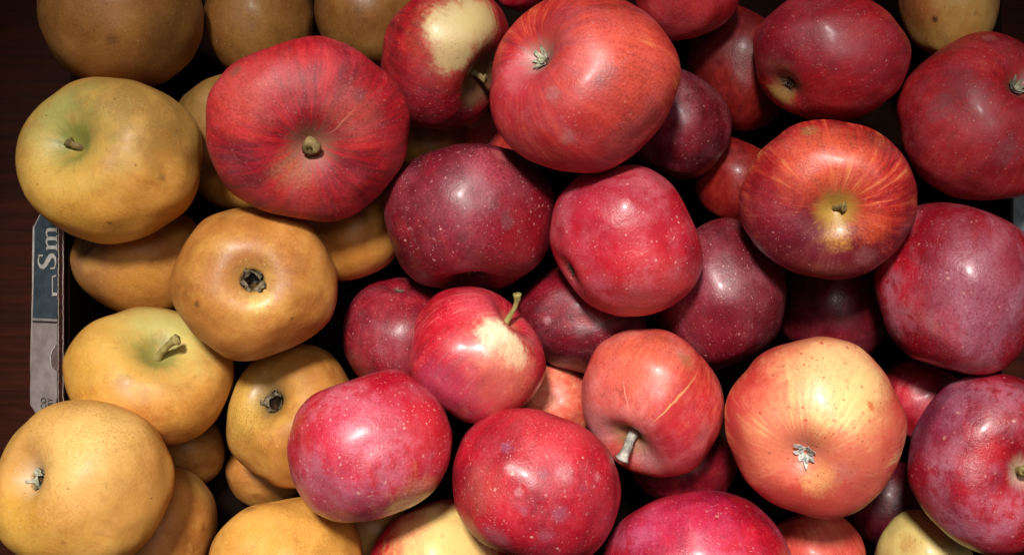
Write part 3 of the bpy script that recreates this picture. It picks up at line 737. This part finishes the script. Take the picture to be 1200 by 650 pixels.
A('R26', 'red_apple', 682, 372, 76, 66, .050, (None, .9, .4, 0), 'dark', "dim dark red apple under the lower left of the speckled crimson one", bloom=.08, lent=.4, zones=((642, 375, 4, 3, (170, 120, 124), .7, 0),))
A('R27', 'red_apple', 654, 470, 46, 46, .046, (None, .9, .4, 0), 'coral', "small orange apple with brown blotches glimpsed left of the scarred coral one", bias=.25, zones=((650, 470, 8, 5, (126, 66, 36), .6, .2),), streak=.2)
A('R28', 'red_apple', 952, 654, 63, 58, .056, (None, .3, -.8, -.1), 'coral', "salmon red apple cut by the bottom edge under the big yellow flushed one", bias=.0, streak=.7, zones=((970, 640, 40, 26, (206, 96, 76), .5, .3),))
A('R29', 'red_apple', 1084, 662, 60, 66, .056, (None, -.3, -.8, -.1), 'gold', "pale yellow green apple at the bottom edge beside the lilac bloomed corner one", bias=.25, streak=.2,
  zones=((1075, 630, 80, 40, (206, 190, 112), .85, .2), (1064, 638, 10, 6, (192, 140, 76), .7, .3)))
A('R30', 'red_apple', 1082, 470, 50, 48, .054, (None, .3,.9,0), 'rosy', "dusky pink apple glimpsed right of the big yellow flushed one", bias=.1, bloom=.3, lent=.3)
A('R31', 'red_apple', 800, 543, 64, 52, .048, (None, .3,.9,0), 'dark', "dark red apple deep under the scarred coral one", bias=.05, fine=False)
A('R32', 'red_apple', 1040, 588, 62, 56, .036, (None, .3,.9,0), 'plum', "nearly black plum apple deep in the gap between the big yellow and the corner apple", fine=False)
A('R33', 'red_apple', 572, 170, 42, 40, .036, (None, .3,.9,0), 'coral', "pale beige pink apple glimpsed in the gap above the dark red ridged one", bias=.05, fine=False)
A('R34', 'red_apple', 606, -14, 30, 28, .070, (None, .3,.9,0), 'rosy', "lilac pink apple sliver at the top edge beside the cream patched one", bloom=.3, fine=False)

# heights: each apple keeps its layer unless an apple under it lifts it
def eff(a):
    return (a['rx'] + a['ry']) / 2 * (HC - a['z']) / F
def reach(a, ang):
    k = (HC - a['z']) / F
    return 1.0 / math.hypot(math.cos(ang) / a['rx'], math.sin(ang) / a['ry']) * k
for it in range(30):
    order = sorted(APPLES, key=lambda q: q['z'])
    for i, a in enumerate(order):
        for b in order[:i]:
            pa, pb = at(a['cx'], a['cy'], a['z']), at(b['cx'], b['cy'], b['z'])
            dx, dy = pa.x - pb.x, pa.y - pb.y
            d = math.hypot(dx, dy)
            ang = math.atan2(dy, dx)
            RR = (reach(a, ang) + reach(b, ang)) * 0.97
            if d >= RR: continue
            HH = (eff(a) * a['H'] * .97 + eff(b) * b['H'] * .97) * (0.5 + 0.5)
            need = math.sqrt(1 - (d / RR) ** 2) * max(HH, RR * .86)
            gap = need - (a['z'] - b['z'])
            if gap > 0:
                lo = b['z'] - eff(b) * .8
                down = min(gap * .5, max(0.0, lo - .002))
                b['z'] -= down
                a['z'] += (gap - down) * .6
    for a in APPLES:
        a['z'] = max(a['z'], eff(a) * .8 + .003)
DBG = []

def build(a, idx):
    rg = random.Random(idx * 7 + 3)
    a['seed'] = idx * 3.7 + 1.3
    nr, nf = (96, 128) if a['fine'] else (56, 72)
    cv, st, fs = apple_mesh(a, nr, nf, rg)
    c0 = at(a['cx'], a['cy'], a['z'])
    W = (Vector((0, 0, HC)) - c0).normalized()
    X = (Vector((1, 0, 0)) - W * W.x).normalized()
    Y = W.cross(X)
    pl = a['pole']
    if pl[0] is None:
        n = Vector(pl[1:]).normalized()
        a['side'] = 'stem'
    else:
        u, v = (pl[1] - a['cx']) / a['rx'], (a['cy'] - pl[2]) / a['ry']
        L = math.hypot(u, v)
        if L > .93: u, v = u / L * .93, v / L * .93
        n = Vector((u, v, math.sqrt(1 - u * u - v * v)))
        a['side'] = pl[0]
    ax = (X * n.x + Y * n.y + W * n.z).normalized()
    if a['side'] == 'calyx': ax = -ax
    spin = Matrix.Rotation(rg.uniform(0, 6.28), 3, 'Z')
    pz = Vector((0, 0, a['H'] * (.72 if a['side'] == 'stem' else -.74)))
    c = c0.copy()
    sx = sy = a['rx'] * (HC - a['z']) / F
    for outer in range(4):
        q = Vector((0, 0, 1)).rotation_difference(ax).to_matrix() @ spin
        ro = [q @ p for p in cv]
        # real size: match the apple's outline width and height, depth as the mean of both
        for it in range(4 if outer == 3 else 2):
            s = Vector((sx, sy, (sx + sy) / 2))
            us, vs2 = [], []
            for p in (ro if outer == 3 else ro[::5]):
                P = Vector((p.x * s.x, p.y * s.y, p.z * s.z)) + c
                x, y = pix(P)
                us.append(x); vs2.append(y)
            x0, x1, y0, y1 = min(us), max(us), min(vs2), max(vs2)
            sx *= 2 * a['rx'] / (x1 - x0); sy *= 2 * a['ry'] / (y1 - y0)
            k = (HC - c.z) / F
            c.x += (a['cx'] - (x0 + x1) / 2) * k
            c.y -= (a['cy'] - (y0 + y1) / 2) * k
        s = Vector((sx, sy, (sx + sy) / 2))
        if pl[0] is None or outer == 3:
            continue
        b = q @ pz
        bx, by = pix(Vector((b.x * s.x, b.y * s.y, b.z * s.z)) + c)
        u += .9 * (pl[1] - bx) / a['rx']; v -= .9 * (pl[2] - by) / a['ry']
        L = math.hypot(u, v)
        if L > .95: u, v = u / L * .95, v / L * .95
        n = Vector((u, v, math.sqrt(1 - u * u - v * v)))
        ax = (X * n.x + Y * n.y + W * n.z).normalized()
        if a['side'] == 'calyx': ax = -ax
    def tr(p):
        p = q @ p
        return Vector((p.x * s.x, p.y * s.y, p.z * s.z))
    wv = [Vector((p.x * s.x, p.y * s.y, p.z * s.z)) for p in ro]
    pr = [pix(p + c) for p in wv]
    def pick(px, py):
        """Skin point seen at a photograph pixel: the vertex facing the camera nearest to it."""
        best, bd = None, 1e9
        for i in range(0, len(wv)):
            if wv[i].dot(W) < 0: continue
            d = (pr[i][0] - px) ** 2 + (pr[i][1] - py) ** 2
            if d < bd: bd, best = d, i
        return cv[best].copy()
    rp = (a['rx'] + a['ry']) / 2
    a['zones'] = [(pick(z[0], z[1]), z[2] / rp, z[3] / rp, z[4], z[5], z[6]) for z in a['zones']]
    a['scars'] = [(pick(z[0], z[1]), pick(z[2], z[3]), z[4], z[5], z[6]) for z in a['scars']]
    mat = skin(a, "skin of " + a['kind'].replace('_', ' '))
    o = link_mesh("flushed_apple" if a['pal'] == 'gold' else a['kind'], wv, fs, mat, None, c)
    me = o.data
    at1 = me.attributes.new("apco", 'FLOAT_VECTOR', 'POINT')
    at1.data.foreach_set("vector", [t for p in cv for t in p])
    at2 = me.attributes.new("apst", 'FLOAT_VECTOR', 'POINT')
    at2.data.foreach_set("vector", [t for p in st for t in p])
    tag(o, a['label'], "apple", "brown russet apples in the box" if a['kind'] == 'russet_apple' else "red and flushed apples in the box")
    a['obj'] = o; a['c'] = c
    # stem or eye
    pt = a['part']
    if pt:
        sgn = 1 if a['side'] == 'stem' else -1
        base = Vector((0, 0, profile(a, 0.0015 if sgn > 0 else math.pi - 0.0015)[1]))
        def flip(p):
            return Vector((p.x, -p.y, -p.z)) if sgn < 0 else p
        if pt[0] == 'stem':
            _, mat_s, L, r, tip = pt
            bw = tr(base) + c
            bx, by = pix(bw)
            k = (HC - bw.z) / F
            side = Vector(((tip[0] - bx) * k, -(tip[1] - by) * k, 0))
            hgt = max(0.004, L * rp * k)
            axw = tr(base + Vector((0, 0, .3))) - tr(base)
            axw.normalize()
            end = side + W * (math.sqrt(max(hgt ** 2 - side.length ** 2, (hgt * .45) ** 2)))
            path, rad = [], []
            rw = r * rp * k
            for i in range(11):
                t = i / 10
                p = axw * (end.length * .8) * (t * (1 - t)) * .8 + end * t
                p += Vector((math.sin(t * 5 + idx), math.cos(t * 4 + idx), 0)) * rw * .15
                path.append(p - axw * rw * (1 - t) * .6)
                rad.append(rw * (1.0 - .25 * math.sin(t * math.pi) + (.30 * max(0, t - .7) / .3)))
            path.append(path[-1] + (path[-1] - path[-3]).normalized() * rw * .25); rad.append(rw * .8)
            path.append(path[-1] + (path[-1] - path[-2]).normalized() * rw * .02); rad.append(rw * .35)
            path.append(path[-1] - (path[-1] - path[-4]).normalized() * rw * .15); rad.append(rw * .2)
            vs, f2 = tube(path, rad, 14)
            vs = [p + Vector((mn.noise(p * 900), mn.noise(p * 900 + Vector((9, 9, 9))), mn.noise(p * 900 + Vector((5, 1, 3))))) * rw * .22 for p in vs]
            so = link_mesh("stem", [p + (bw - c) for p in vs], f2, mat_s, o)
        elif pt[0] != 'cup':
            size = pt[2]
            if pt[0] == 'calyx':
                vs, f2 = calyx_mesh(rg, size * .92, pt[3], 7, .85)
                v2, f3 = calyx_mesh(rg, size * .66, pt[3] * 1.2, 6, .6)
                n0 = len(vs)
                vs += [p + Vector((0, 0, size * .12)) for p in v2]
                f2 += [[n0 + k for k in q_] for q_ in f3]
                lift = .012
            else:      # withered bits round an open eye
                vs, f2 = calyx_mesh(rg, size * .62, .5, 4, .9)
                vs = [Vector((p.x * (1 + size * .55 / max(.02, math.hypot(p.x, p.y))), p.y * (1 + size * .55 / max(.02, math.hypot(p.x, p.y))), p.z)) for p in vs]
                lift = 0.0
            def seat(p):
                """Set a point of the eye down on the bowl it grows from."""
                rho = math.hypot(p.x, p.y) * (.72 if pt[0] == 'calyx' else 1)
                zz = a['dc'] * math.exp(-(rho / a['wc']) ** 1.5) - a['H'] * math.sqrt(max(0, 1 - min(1, rho) ** (2 / a['pw'])))
                return Vector((p.x, -p.y, zz - p.z - lift))
            wob_ = [Vector((mn.noise(p * 22), mn.noise(p * 22 + Vector((7, 7, 7))), mn.noise(p * 22 + Vector((3, 9, 1))))) * size * (.06 if pt[0] == 'calyx' else .34) for p in vs]
            link_mesh("calyx", [tr(seat(p + d_)) for p, d_ in zip(vs, wob_)], f2, pt[1], o)
    return o

for i, a in enumerate(APPLES):
    build(a, i)
import os
if os.environ.get("APPLE_DEBUG"):
    for a in sorted(APPLES, key=lambda q: -q['z']):
        print(a['key'], round(a['z'], 3), round(eff(a), 4))
